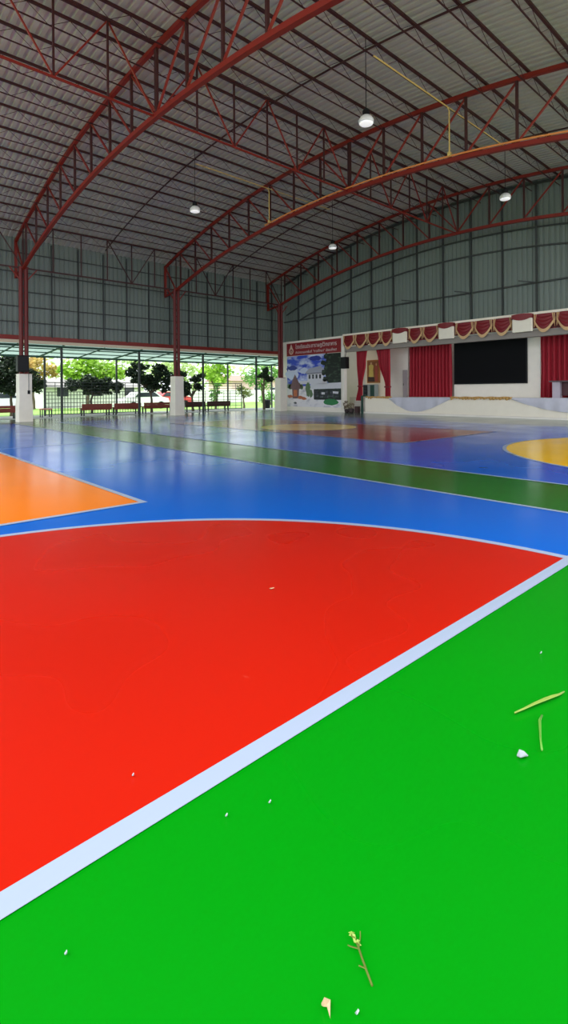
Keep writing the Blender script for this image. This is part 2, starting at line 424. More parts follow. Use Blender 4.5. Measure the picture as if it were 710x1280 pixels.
# yellow conduits feeding the lamps
yA = ARCH_Y[1] - .17
def conduit(x, label, y1):
    zr = roof_z(x) - .55
    t = thing('cable_conduit', label, 'conduit', (x, yA, zr), 'yellow conduits')
    MB().path([(x, 11.35, zr), (x, yA - .12, zr), (x, yA, zr - .1), (x, yA, chord_z(x) + .1)], .022, 8).build('drop_pipe', YELLOW, t)
    MB().path([(x, yA - .1, zr), (x, yA + .5, zr), (x, y1, zr)], .018, 8).build('branch_pipe', YELLOW, t)
    MB().box(x - .05, x + .05, yA - .05, yA + .05, chord_z(x) + .08, chord_z(x) + .2).build('junction_box', YELLOW, t)
conduit(-8.85, 'yellow conduit dropping from the roof to the middle arch near the nearest lamp', 19.5)
conduit(-18.12, 'yellow conduit dropping to the middle arch at the left side lamp', 19.5)
X = [-18.5 + 17.0 * i / 30 for i in range(31)]
tag(MB().path([(x, ARCH_Y[1] - .12, chord_z(x) + .1) for x in X], .032, 8).build('cable_conduit', mat('orange_conduit', (226, 140, 70), .5, noise=.1), loc=(-9, ARCH_Y[1], 9.3)),
    'long orange yellow conduit running along the lower chord of the middle arch', 'conduit')

# ------------------------------------------------------------------ stage building
SY, BY = 24.8, 26.6
BT = 27.2                                                         # rear of the stage recess
sb = MB(); sb.box(-28.3, -2, BT, BT + .2, 0, 5.2); struct(sb.build('wall_stage', GREYW))
struct(MB().box(-28.3, -28.1, SY, BT, 0, 5.0).build('wall_stage_left', GREYW))
struct(MB().box(-2.2, -2.0, SY, BT, 0, 5.0).build('wall_stage_right', GREYW))
struct(MB().box(-21.95, -2.0, SY + .02, SY + .16, 4.3, 5.0).build('trim_4', mat('grey_fascia', (128, 122, 116), .7, noise=.06)))
struct(MB().box(-21.95, -2.0, SY + .0, SY + .3, 3.9, 4.22).build('trim_5', mat('grey_beam', (150, 142, 134), .7, noise=.06)))
st = MB().box(-20.15, -2, SY, BT, 0, .98); st.box(-22.5, -20.15, 26.0, BT, 0, .98); so = st.build('stage_platform', mat('stage_deck', (188, 180, 168), .7, noise=.08), loc=(-11, SY, 0)); struct(so)
struct(MB().box(-28.3, -2, SY - .1, SY - .02, 0.0, .09).build('baseboard_stage', WHITE))
struct(MB().box(-21.97, -2.0, SY - .06, SY + .04, 4.92, 5.05).build('trim_6', CLOTH_W))
# banner wall
struct(MB().box(-28.1, -22.0, SY + .05, SY + .25, 0, 4.98).build('wall_banner', WHITE))
struct(MB().box(-22.06, -21.86, SY - .06, SY + .2, 0, 4.98).build('trim_7', WHITE))
t = thing('school_banner', 'large printed banner with maroon title strip and photo of a white building', 'banner', (-24.75, SY - .1, .12))
MB().box(-27.45, -22.1, SY - .04, SY, .1, 4.93).build('backing_board', WHITE, t)
MB().box(-27.47, -22.08, SY - .08, SY - .03, 4.84, 4.97).build('top_rail', WHITE, t)
TS = MB().box(-27.38, -22.12, SY - .055, SY - .042, 3.92, 4.83).build('title_strip', mat('maroon_print', (142, 26, 38), .5, noise=.08), t)
PAPER = mat('printed_white', (236, 228, 226), .5)
def text(body, x0, z0, width, height, name, parent, y):
    c = bpy.data.curves.new('tmp', 'FONT'); c.body = body; c.extrude = 0.0
    o = bpy.data.objects.new('tmp', c); COL.objects.link(o); bpy.context.view_layer.update()
    me = bpy.data.meshes.new_from_object(o.evaluated_get(bpy.context.evaluated_depsgraph_get()))
    bpy.data.objects.remove(o)
    xs_ = [v.co.x for v in me.vertices]; ys_ = [v.co.y for v in me.vertices]
    ax, bx, ay, by = min(xs_), max(xs_), min(ys_), max(ys_)
    m = MB(); m.v = [(x0 + (v.co.x - ax) / (bx - ax) * width, y, z0 + (v.co.y - ay) / (by - ay) * height) for v in me.vertices]
    m.f = [tuple(p.vertices) for p in me.polygons]; m.m = [0] * len(m.f)
    return m.build(name, PAPER, parent)
text('โรงเรียนประชาราษฎร์วิทยาคาร', -26.45, 4.34, 3.95, .38, 'title_lettering', TS, SY - .06)
for body, x0, w_ in (('สำนักงานเขตพื้นที่', -26.45, 1.65), ('"การศึกษา"', -24.68, 1.1), ('มัธยมศึกษา', -23.46, .96)): text(body, x0, 4.06, w_, .19, 'subtitle_lettering', TS, SY - .06)
em = MB()                                                          # flame shaped crest with a round badge
em.quad([(-26.9 + .24 * math.sin(a) * (1 - .0 * a), SY - .058, 4.27 + .24 * math.cos(a)) for a in [2 * H * 2 * i / 28 for i in range(28)]], 0)
em.quad([(-27.06, SY - .0585, 4.4), (-26.99, SY - .0585, 4.62), (-26.9, SY - .0585, 4.8), (-26.81, SY - .0585, 4.62), (-26.74, SY - .0585, 4.4)], 0)
em.quad([(-26.9 + .15 * math.sin(a), SY - .06, 4.26 + .15 * math.cos(a)) for a in [4 * H * i / 24 for i in range(24)]], 1)
em.quad([(-26.97, SY - .0615, 4.18), (-26.9, SY - .0615, 4.36), (-26.83, SY - .0615, 4.18)], 0)
em.build('crest', [mat('crest_print', (226, 196, 180), .5), mat('crest_inner', (150, 70, 70), .5)], TS)
# printed photograph, built as flat layers of print on the board
PH = MB(); px0, px1, pz0, pz1 = -27.36, -22.14, .3, 3.9
def pp(uv, mi, layer):
    PH.quad([(px0 + u * (px1 - px0), SY - .044 - .001 * layer, pz1 - v * (pz1 - pz0)) for u, v in uv][::-1], mi)
def blob(u, v, ru, rv, mi, layer, seed, n=18, j=.25):
    q = random.Random(seed); pp([(u + ru * math.cos(4 * H * i / n) * (1 + q.uniform(-j, j)), v + rv * math.sin(4 * H * i / n) * (1 + q.uniform(-j, j))) for i in range(n)], mi, layer)
def printmix(name, c1, c2, scale, lo, hi):
    m = mat(name, c1, .45); nt = m.node_tree; p = nt.nodes['Principled BSDF']
    tc = nt.nodes.new('ShaderNodeTexCoord'); n = nt.nodes.new('ShaderNodeTexNoise'); n.inputs['Scale'].default_value = scale; n.inputs['Detail'].default_value = 5
    mp = nt.nodes.new('ShaderNodeMapping'); mp.inputs['Scale'].default_value = (.7, 1, 1.5)
    r_ = nt.nodes.new('ShaderNodeValToRGB'); r_.color_ramp.elements[0].position = lo; r_.color_ramp.elements[1].position = hi
    r_.color_ramp.elements[0].color = lin(*c1); r_.color_ramp.elements[1].color = lin(*c2)
    nt.links.new(tc.outputs['Object'], mp.inputs['Vector']); nt.links.new(mp.outputs[0], n.inputs['Vector']); nt.links.new(n.outputs['Fac'], r_.inputs[0]); nt.links.new(r_.outputs[0], p.inputs['Base Color'])
    return m
PM = [printmix('print_sky_blue', (44, 74, 200), (214, 222, 246), 1.5, .44, .62), mat('print_cloud', (206, 214, 238), .45, noise=.1, scale=2), printmix('print_dark_tree', (14, 26, 22), (74, 96, 76), 4, .5, .75),
      mat('print_white_building', (220, 218, 226), .45, noise=.06, scale=4), printmix('print_window_dark', (40, 44, 52), (128, 128, 140), 4, .5, .75), mat('print_roof_brown', (116, 84, 88), .45, noise=.2, scale=5),
      printmix('print_plaza', (240, 236, 238), (176, 172, 186), 2.2, .5, .75), mat('print_lawn', (40, 128, 70), .45, noise=.3, scale=8), mat('print_shrub', (96, 122, 84), .45, noise=.3, scale=8),
      mat('print_roof_grey', (168, 168, 184), .45, noise=.1, scale=5), mat('print_deep_blue', (34, 50, 150), .45, noise=.3, scale=3), mat('print_orange', (196, 110, 70), .45, noise=.3, scale=9)]
pp([(0, 0), (1, 0), (1, .6), (0, .6)], 0, 0)
pp([(0, .6), (1, .6), (1, 1), (0, 1)], 6, 0)
for i, (u, v, a, b) in enumerate(((.1, .24, .10, .05), (.55, .07, .12, .05))): blob(u, v, a, b, 10, 1, i)
for i, (u, v, a, b) in enumerate(((.1, .36, .13, .1), (.33, .3, .08, .06))): blob(u, v, a, b, 1, 2, 10 + i)
pp([(.78, 0), (1, 0), (1, .62), (.8, .6), (.74, .42), (.7, .3), (.74, .14)], 2, 3); [blob(.75 + .05 * math.sin(i * 2.3), .05 + .06 * i, .045, .05, 2, 4 + i % 2, 300 + i) for i in range(9)]; [blob(.04 + .035 * i, .6 + .02 * math.sin(i * 3), .04, .05, 8, 4, 330 + i) for i in range(8)]
pp([(.36, .34), (.44, .26), (.64, .22), (.72, .3), (.72, .36), (.4, .37)], 9, 4)          # pitched roof
pp([(.4, .36), (.7, .35), (.7, .5), (.4, .5)], 3, 4)
for i in range(4): pp([(.425 + .065 * i, .38), (.46 + .065 * i, .38), (.46 + .065 * i, .46), (.425 + .065 * i, .46)], 4, 5)
pp([(.26, .5), (.76, .48), (.76, .56), (.26, .56)], 3, 5)
pp([(.46, .56), (1, .54), (1, .66), (.46, .66)], 3, 5)
pp([(.52, .66), (1, .65), (1, .86), (.52, .86)], 2, 5)
for i in range(5): pp([(.54 + .09 * i, .68), (.6 + .09 * i, .68), (.6 + .09 * i, .82), (.54 + .09 * i, .82)], 4, 6)
pp([(.66, .72), (.72, .72), (.72, .76), (.66, .76)], 3, 7); pp([(.86, .7), (.96, .71), (.95, .75), (.86, .74)], 3, 7)
pp([(.06, .62), (.12, .45), (.16, .36), (.2, .45), (.28, .62), (.24, .66), (.1, .66)], 5, 6)   # small spired pavilion
pp([(.1, .64), (.24, .64), (.23, .84), (.11, .84)], 5, 5); pp([(.13, .67), (.2, .67), (.2, .8), (.13, .8)], 11, 7)
for i, (u, v) in enumerate(((.06, .8), (.26, .82), (.33, .84))): blob(u, v, .05, .03, 11, 8, 50 + i)
blob(.41, .66, .045, .14, 8, 7, 60); blob(.47, .74, .03, .08, 8, 7, 61)
blob(.82, .9, .13, .06, 7, 8, 62, j=.08)
pp([(.18, .86), (.5, .84), (.66, .92), (.66, 1), (.1, 1)], 6, 7); blob(.16, .93, .03, .02, 4, 8, 65)
PH.build('printed_photo', PM, t)

# swags, boxed pelmets
def swag(x0, x1, label):
    y0 = SY - .055; w_ = x1 - x0
    t = thing('valance_swag', label, 'swag', ((x0 + x1) / 2, y0, 4.9), 'maroon swags along the stage valance')
    drop = lambda u: .22 + .54 * (4 * u * (1 - u)) ** 1.15
    def cf(u, v): return (x0 + w_ * u, y0 - .03 - .11 * math.sin(math.pi * u) * (.3 + .7 * v) - .018 * math.sin(v * 26) * math.sin(math.pi * u), 4.93 - drop(u) * v)
    MB().grid(cf, 16, 18).build('swag_cloth', MAROON, t, smooth=True)
    def ff(u, v):
        d = drop(u); a = 1 - min(1, abs(u - .5) * 2.0)
        return (x0 + w_ * u, y0 - .045 - .115 * math.sin(math.pi * u) - .01 * (int(u * 40) % 2), 4.93 - d + .03 - .16 * v)
    MB().grid(ff, 40, 2).build('gold_fringe', GOLD, t)
    for s, xx in ((-1, x0), (1, x1)):
        def tf(u, v): return (xx - s * (.015 + .13 * u * (1 - .6 * v)), y0 - .06 - .03 * math.sin(u * 9), 4.92 - .66 * v * (1 - .35 * u))
        MB().grid(tf, 8, 8).build('gold_tail', GOLD, t)
    return t
PLACE = ['beside the banner', 'above the left tied curtain', 'above the gold framed picture', 'above the right tied curtain',
         'left one over the closed curtain', 'right one over the closed curtain', 'above the left end of the black screen', 'above the middle of the black screen',
         'above the right part of the black screen', 'first right of the screen wall', 'last at the right edge']
SW = [(-21.88, -20.92), (-20.88, -19.93), (-19.89, -18.89), (-18.85, -18.0), (-16.9, -16.0), (-15.97, -14.98), (-13.98, -12.96), (-12.92, -11.97), (-11.93, -10.98), (-9.97, -9.01), (-8.97, -8.0)]
for i, (a, b) in enumerate(SW):
    swag(a, b, 'maroon valance swag with gold fringe, ' + PLACE[i])
tag(MB().box(-21.9, -2.2, SY - .05, SY - .01, 4.28, 4.93).build('valance_backing', mat('deep_maroon_cloth', (96, 16, 24), .7, noise=.1), loc=(-15, SY - .03, 4.3)),
    'long deep maroon cloth band behind the stage swags', 'valance')
for (a, b, s) in ((-17.92, -16.98, 'left of the closed red curtain'), (-14.9, -14.03, 'at the left end of the black screen'), (-10.92, -10.0, 'at the right end of the black screen')):
    t = thing('boxed_pelmet', 'boxed white pelmet with maroon cap, ' + s, 'pelmet', ((a + b) / 2, SY - .2, 4.2), 'boxed pelmets between the swags')
    MB().box(a, b, SY - .26, SY - .1, 4.14, 4.78).build('white_panel', CLOTH_W, t, bevel=.03)
    def cap(u, v):
        d = .16 + .16 * 4 * u * (1 - u)
        return (a - .02 + (b - a + .04) * u, SY - .285 - .03 * math.sin(math.pi * u), 4.98 - d * v + .03 * math.sin(math.pi * u))
    m = MB().grid(cap, 16, 8); m.box(a - .02, b + .02, SY - .28, SY - .08, 4.78, 4.97)
    m.build('maroon_cap', MAROON, t)

# curtains
def curtain(name, label, edges, y, group=None, tie=None, folds=14, amp=.07):
    """edges: rows (z, x0, x1) from the top down"""
    t = thing(name, label, 'curtain', ((edges[0][1] + edges[0][2]) / 2, y, edges[-1][0]), group)
    def cf(u, v):
        k = v * (len(edges) - 1); i = min(int(k), len(edges) - 2); q = k - i; q = q * q * (3 - 2 * q)
        z = edges[i][0] + (edges[i + 1][0] - edges[i][0]) * (k - i)
        a = edges[i][1] + (edges[i + 1][1] - edges[i][1]) * q; b = edges[i][2] + (edges[i + 1][2] - edges[i][2]) * q
        return (a + (b - a) * u, y + amp * math.sin(u * folds * 2 * math.pi + .6 * math.sin(v * 3)) + .02 * math.sin(u * 37 + v * 2), z)
    MB().grid(cf, folds * 8, 24).build('curtain_cloth', CURT, t, smooth=True)
    if tie:
        z, a, b = tie
        MB().box(a - .03, b + .03, y - amp - .05, y + amp + .05, z - .05, z + .05).build('tieback', MAROON, t, bevel=.02)
    else:
        MB().tube((edges[0][1] - .05, y, edges[0][0] + .02), (edges[0][2] + .05, y, edges[0][0] + .02), .025).build('curtain_rail', GREY_ST, t)
    return t
curtain('stage_curtain', 'narrow tied red curtain left of the gold framed picture', [(4.4, -21.24, -20.25), (3.2, -21.22, -20.45), (1.7, -21.05, -20.75), (.76, -21.3, -20.72)], 25.2, 'tied curtains', (1.68, -21.03, -20.77), 5, .06)
curtain('stage_curtain', 'narrow tied red curtain right of the gold framed picture', [(4.4, -19.72, -18.58), (3.2, -19.5, -18.58), (1.65, -18.95, -18.59), (.99, -18.98, -18.57)], 25.2, 'tied curtains', (1.62, -18.93, -18.6), 5, .06)
curtain('stage_curtain', 'wide closed red pleated curtain left of the black screen', [(4.45, -18.05, -15.2), (2.6, -18.07, -15.2), (1.0, -18.1, -15.2)], 26.4, None, None, 13, .1)
curtain('stage_curtain', 'wide closed red pleated curtain behind the lectern at right edge', [(4.45, -10.38, -6.0), (2.6, -10.38, -6.0), (1.0, -10.4, -6.0)], 26.5, None, None, 18, .1)

# screen wall with LED screen
struct(MB().box(-15.18, -10.43, 26.62, 26.8, .98, 4.6).build('wall_screen', WHITE))
t = thing('led_screen', 'large black video screen on the white stage wall', 'screen', (-13.07, 26.6, 1.75))
MB().box(-15.12, -11.05, 26.52, 26.60, 1.72, 4.4).build('bezel', BLACK, t)
SCR = mat('black_led_panel', (8, 9, 12), .7, noise=.15, scale=60, spec=.15)
MB().box(-15.06, -11.11, 26.505, 26.53, 1.78, 4.34).build('display_panel', SCR, t)
# alcove panels behind the picture
struct(MB().box(-21.75, -19.4, 26.75, 26.95, .98, 4.6).build('wall_alcove', mat('cream_plaster', (240, 226, 200), .7, noise=.04)))
struct(MB().box(-19.5, -18.1, 26.35, 26.5, .98, 4.6).build('wall_wing', GREYW))
t = thing('door_panel', 'narrow grey door leaf beside the closed red curtain', 'door', (-18.35, 26.3, .98))
MB().box(-18.44, -18.13, 26.29, 26.345, .99, 2.65).build('door_leaf', mat('grey_door', (150, 140, 140), .6, noise=.06), t)
MB().box(-18.41, -18.38, 26.27, 26.29, 1.7, 1.82).build('handle', GREY_ST, t)
t = thing('framed_picture', 'gold framed picture of standing robed figures between tied curtains', 'picture', (-21.05, 26.7, 1.95))
pm = MB(); pm.box(-21.56, -20.5, 26.69, 26.745, 1.9, 3.42); pm.build('frame', mat('gold_frame', (170, 112, 50), .4, metal=.3, noise=.2), t, bevel=.01)
pm = MB().box(-21.48, -20.58, 26.68, 26.692, 1.98, 3.34, 0)
def fig(cx, z0, h, wd, mi, y):
    pm.quad([(cx + wd * a, y, z0 + h * b) for a, b in ((-.5, 0), (.5, 0), (.42, .45), (.5, .75), (.22, .84), (-.22, .84), (-.5, .75), (-.42, .45))], mi)
    pm.quad([(cx + wd * .2 * math.cos(a), y - .001, z0 + h * .91 + h * .08 * math.sin(a)) for a in [4 * H * i / 12 for i in range(12)]], 3)
fig(-21.2, 2.3, .98, .4, 1, 26.678); fig(-20.78, 2.02, 1.2, .22, 2, 26.677)
pm.quad([(-21.48, 26.676, 1.98), (-20.9, 26.676, 1.98), (-20.95, 26.676, 2.28), (-21.48, 26.676, 2.32)], 4)
pm.build('picture_print', [mat('picture_ground', (142, 84, 40), .5, noise=.3, scale=6), mat('picture_yellow', (214, 188, 96), .5, noise=.2, scale=9), mat('picture_red', (168, 72, 54), .5, noise=.2, scale=9), mat('picture_skin', (206, 160, 110), .5), mat('picture_dark', (62, 34, 26), .5)], t)
t = thing('display_cabinet', 'small cabinet with dark glass and green door below the gold framed picture', 'cabinet', (-21.0, 26.4, .98))
MB().box(-21.5, -20.55, 26.2, 26.6, .98, 1.8).build('body', mat('cabinet_grey', (150, 160, 158), .5, noise=.05), t)
MB().box(-21.47, -21.13, 26.18, 26.2, 1.02, 1.76).build('glass_door', mat('dark_glass', (22, 30, 40), .15), t)
MB().box(-20.9, -20.58, 26.18, 26.2, 1.02, 1.76).build('green_door', mat('green_door', (24, 70, 60), .4), t)
MB().box(-21.47, -21.13, 26.172, 26.18, 1.38, 1.41).build('shelf_edge', GREY_ST, t)

# stage front: skirt and drapes
def wavecloth(name, label, cat, x0, x1, ztop, zbot, y, mt, group=None, ripple=.012, freq=9.0, thick=0):
    m = MB(); n = max(24, int((x1 - x0) * 10))
    def cf(u, v):
        x = x0 + (x1 - x0) * u; zb = zbot(u); zt = ztop(u)
        return (x, y - ripple * (1 + math.sin(x * freq + 1.3 * math.sin(x * 2.1)) * (.3 + .7 * v)) - .02 * math.sin(v * math.pi), zt + (zb - zt) * v)
    m.grid(cf, n, 10); o = m.build(name, mt, loc=((x0 + x1) / 2, y, .5), smooth=True)
    return tag(o, label, cat, group)
wavecloth('stage_skirt', 'long white cloth skirt along the stage front', 'skirt', -20.14, -4, lambda u: .99, lambda u: .1, SY - .04, CLOTH_W)
wavecloth('stage_drape', 'pale grey satin drape hung on the skirt below the closed curtain', 'drape', -18.4, -14.1, lambda u: 1.0, lambda u: .97 - .78 * math.sin(math.pi * u ** .85) ** 1.15, SY - .1, CLOTH_G, 'pale drapes on the stage front', .03, 7)
wavecloth('stage_drape', 'pale grey satin drape hung on the skirt below the lectern', 'drape', -11.1, -5.2, lambda u: 1.0, lambda u: .96 - .62 * math.sin(math.pi * u) ** .9, SY - .1, CLOTH_G, 'pale drapes on the stage front', .03, 7)
for (x0, x1, s) in ((-20.05, -18.1, 'below the gold framed picture'), (-14.3, -11.0, 'below the black screen')):
    q = random.Random(int(x0 * 10)); m = MB()
    n = int((x1 - x0) / .16)
    for i in range(n):
        x = x0 + (x1 - x0) * (i + .5) / n; h = q.uniform(.07, .17); wd = q.uniform(.07, .12)
        m.grid(lambda u, v: (x - wd + 2 * wd * u, SY - .13 - .05 * math.sin(math.pi * u), 1.03 - h * v * (.5 + 2 * u * (1 - u))), 6, 3)
    m.path([(x0 + (x1 - x0) * i / 30, SY - .1, 1.02 + .012 * math.sin(i)) for i in range(31)], .03, 6)
    tag(m.build('gold_garland', mat('tarnished_gold', (190, 146, 78), .6, noise=.35, scale=14), loc=((x0 + x1) / 2, SY - .1, 1.0)), 'crumpled gold garland along the stage edge ' + s, 'garland', 'gold garlands')
t = thing('lectern', 'dark topped lectern standing on the stage before the right curtain', 'lectern', (-8.9, 25.8, .98))
MB().box(-9.62, -8.1, 25.5, 26.1, 1.74, 1.81).build('top', mat('lectern_top', (96, 70, 74), .5, noise=.1), t, bevel=.01)
MB().box(-9.5, -9.17, 25.6, 25.95, .98, 1.74).build('leg', mat('lectern_leg', (190, 180, 192), .6, noise=.08), t)
MB().box(-8.5, -8.2, 25.6, 25.95, .98, 1.74).build('leg', MATS['lectern_leg'], t)
MB().box(-9.17, -8.5, 25.85, 25.92, 1.1, 1.74).build('modesty_panel', mat('lectern_panel', (74, 30, 36), .5, noise=.1), t)
# left end: steps, rail, pots, speaker
t = thing('stage_steps', 'short flight of pale steps at the left end of the stage', 'steps', (-21, SY + .2, 0))
for i in range(3): MB().box(-21.7, -20.2, SY + .1 + .35 * i, SY + 1.15, .28 * i, .28 * (i + 1)).build('step', mat('step_concrete', (196, 190, 180), .8, noise=.08), t)
t = thing('newel_post', 'dark green handrail post at the left corner of the stage', 'post', (-20.3, SY - .12, 0))
MB().box(-20.35, -20.25, SY - .22, SY - .12, 0, 1.08).build('post', GREEN_ST, t)
MB().path([(-20.3, SY - .17, 1.06), (-20.1, SY - .17, 1.12), (-19.9, SY - .15, 1.08)], .035, 6).build('rail_end', GREEN_ST, t)
def leafball(m, c, rx, ry, rz, n, size, q, mi=0, flat=.5):
    for _ in range(n):
        while True:
            p = Vector((q.uniform(-1, 1), q.uniform(-1, 1), q.uniform(-1, 1)))
            if .35 < p.length < 1: break
        p = Vector((p.x * rx, p.y * ry, p.z * rz)) + Vector(c)
        a = Vector((q.uniform(-1, 1), q.uniform(-1, 1), q.uniform(-1, 1) * flat)).normalized()
        b = a.cross(Vector((q.uniform(-1, 1), q.uniform(-1, 1), q.uniform(-1, 1)))).normalized()
        s = size * q.uniform(.6, 1.3)
        m.quad([p - a * s, p - b * s * .5 - a * s * .1, p + a * s, p + b * s * .5 - a * s * .1], mi)
t = thing('potted_plant', 'brownish potted plant on the floor by the stage steps', 'plant', (-21.25, SY - .25, 0))
MB().lathe([(.1, 0), (.16, .05), (.19, .26), (.17, .28)], (-21.1, SY - .28, 0), 14).build('pot', mat('dark_pot', (60, 46, 44), .6), t)
MB().lathe([(.1, 0), (.13, .05), (.15, .2), (.13, .22)], (-21.45, SY - .3, 0), 14).build('pot', MATS['dark_pot'], t)
m = MB(); q = random.Random(3); leafball(m, (-21.1, SY - .28, .45), .25, .2, .22, 90, .07, q); leafball(m, (-21.5, SY - .3, .5), .22, .2, .3, 80, .07, q)
m.build('foliage', mat('brown_leaves', (132, 116, 92), .7, noise=.4, scale=9), t)
MB().box(-20.75, -20.5, SY - .35, SY - .12, 0, .42).build('planter_box', mat('dark_planter', (62, 34, 34), .6), t)
t = thing('loudspeaker', 'black box loudspeaker on the white post beside the banner', 'loudspeaker', (-21.6, SY - .2, 2.8))
MB().box(-21.86, -21.42, SY - .4, SY - .06, 2.82, 3.56).build('cabinet', BLACK, t, bevel=.02)
MB().box(-21.82, -21.46, SY - .415, SY - .4, 2.86, 3.52).build('grille', MATS['speaker_grille'], t)
MB().path([(-21.7, SY - .1, 3.56), (-21.7, SY - .06, 3.8), (-21.7, SY - .005, 3.98)], .02, 6).build('hanger', BLACK, t)

# ------------------------------------------------------------------ canopy outside the low side
t = thing('side_canopy', 'green translucent lean-to canopy on dark green posts outside the low wall', 'canopy', (-31, 14, 0))
CY0, CY1 = -8.8, 36.9
PANEL = mat('green_translucent_sheet', (166, 190, 178), .4, noise=.06, scale=1.0, trans=.5)
def cz(x): return 3.98 + (x + 29) * .075
m = MB(); rb = ribs(CY0 - .3, CY1 + .3, .3)
m.grid(lambda u, v: (-28.55 - 5.0 * u, rb[round(v * (len(rb) - 1))][0], cz(-28.55 - 5.0 * u) + .06 + rb[round(v * (len(rb) - 1))][1] * .5), 1, len(rb) - 1)
m.build('roof_sheet', PANEL, t)
for x, wd in ((-29.0, .11), (-33.0, .11)):
    MB().box(x - wd / 2, x + wd / 2, CY0, CY1, cz(x) - .12, cz(x)).build('beam', GREEN_ST, t)
for x in (-30.3, -31.7, -33.5): MB().box(x - .025, x + .025, CY0, CY1, cz(x) - .02, cz(x) + .035).build('purlin', GREEN_ST, t)
y = CY0
while y < CY1 + .1:
    MB().box(-29.05, -28.95, y - .055, y + .055, -.015, cz(-29) - .1).build('post', GREY_ST, t)
    MB().box(-33.05, -32.95, y + .25, y + .35, -.015, cz(-33) - .1).build('post', GREY_ST, t)
    MB().beam((-28.6, y, cz(-28.6) - .06), (-33.5, y, cz(-33.5) - .06), .08).build('rafter', GREEN_ST, t)
    MB().beam((-28.6, y + 2.28, cz(-28.6) - .06), (-33.5, y + 2.28, cz(-33.5) - .06), .06).build('rafter', GREEN_ST, t)
    y += 4.57
# grid fences
FEN = mat('dark_wire_fence', (44, 50, 48), .6, noise=.1)
def fence(label, y0, y1, x=-33.6, vs=.19):
    t = thing('mesh_fence', label, 'fence', (x, (y0 + y1) / 2, -.02), 'open grid fences under the canopy')
    for z in (0.03, 2.05): MB().beam((x, y0, z), (x, y1, z), .05).build('rail', FEN, t)
    for y in (y0, y1): MB().beam((x, y, -.06), (x, y, 2.1), .06).build('fence_post', FEN, t)
    m = MB(); n = int((y1 - y0) / vs)
    for i in range(1, n): m.beam((x, y0 + (y1 - y0) * i / n, .03), (x, y0 + (y1 - y0) * i / n, 1.45 if i % 3 else 2.05), .03)
    for z in (.28, .5, .75, 1.0, 1.25, 1.45, 1.65, 1.85): m.beam((x, y0, z), (x, y1, z), .035)
    m.build('wire_grid', FEN, t)
fence('open dark grid fence behind the benches, left of the middle column', 10.0, 16.2)
fence('open dark grid fence behind the benches, right of the middle column', 19.4, 25.3, vs=.55)

# benches
WOOD = mat('red_brown_wood', (126, 48, 34), .55, noise=.25, scale=5)
WOOD_D = mat('dark_brown_wood', (62, 24, 20), .55, noise=.25, scale=5)
def bench(y0, y1, label, x=-31.0, WOOD=WOOD):
    t = thing('wooden_bench', label, 'bench', (x, (y0 + y1) / 2, -.015), 'red brown benches under the canopy')
    for i in range(3): MB().box(x - .24 + .165 * i, x - .09 + .165 * i, y0, y1, .42, .47).build('seat_plank', WOOD, t)
    for i in range(2): MB().box(x + .26, x + .29, y0, y1, .42 + .15 * i, .56 + .15 * i).build('back_plank', WOOD, t)
    MB().box(x + .2, x + .24, y0 + .02, y1 - .02, .33, .42).build('front_apron', WOOD, t)
    for yy in (y0 + .15, y1 - .15):
        MB().box(x + .16, x + .22, yy - .04, yy + .04, -.015, .42).build('leg', GREY_ST, t)
        MB().box(x + .2, x + .26, yy - .04, yy + .04, .42, .7).build('back_post', GREY_ST, t); MB().box(x - .24, x - .18, yy - .04, yy + .04, -.015, .42).build('leg', GREY_ST, t)
bench(5.9, 7.75, 'red brown wooden bench left of the nearest column')
bench(11.2, 13.05, 'red brown wooden bench in front of the left grid fence, first from the left')
bench(13.2, 15.0, 'red brown wooden bench before the right end of the left grid fence')
bench(15.2, 17.3, 'red brown wooden bench just left of the middle column')
bench(18.3, 19.9, 'dark wooden bench just right of the middle column', WOOD=WOOD_D)
bench(20.05, 22.1, 'dark wooden bench second to the right of the middle column', WOOD=WOOD_D)
t = thing('stool', 'small pinkish topped stool between the nearest column and the grid fence', 'stool', (-31.2, 9.3, -.015))
MB().box(-31.45, -30.95, 9.0, 9.6, .42, .5).build('seat', mat('pinkish_seat', (190, 120, 110), .6, noise=.15), t, bevel=.02)
for a in (-31.4, -31.0):
    for b in (9.05, 9.55): MB().box(a - .025, a + .025, b - .025, b + .025, -.015, .42).build('leg', GREY_ST, t)
t = thing('litter_bin', 'black litter bin hung on a far canopy post near the corner column', 'bin', (-32.85, 27.4, -.02))
MB().lathe([(.2, -.015), (.24, .05), (.27, .62), (.25, .64)], (-32.8, 27.4, 0), 16).build('bin_body', BLACK, t)
MB().lathe([(.28, .62), (.28, .66), (.1, .72)], (-32.8, 27.4, 0), 16).build('bin_lid', BLACK, t)

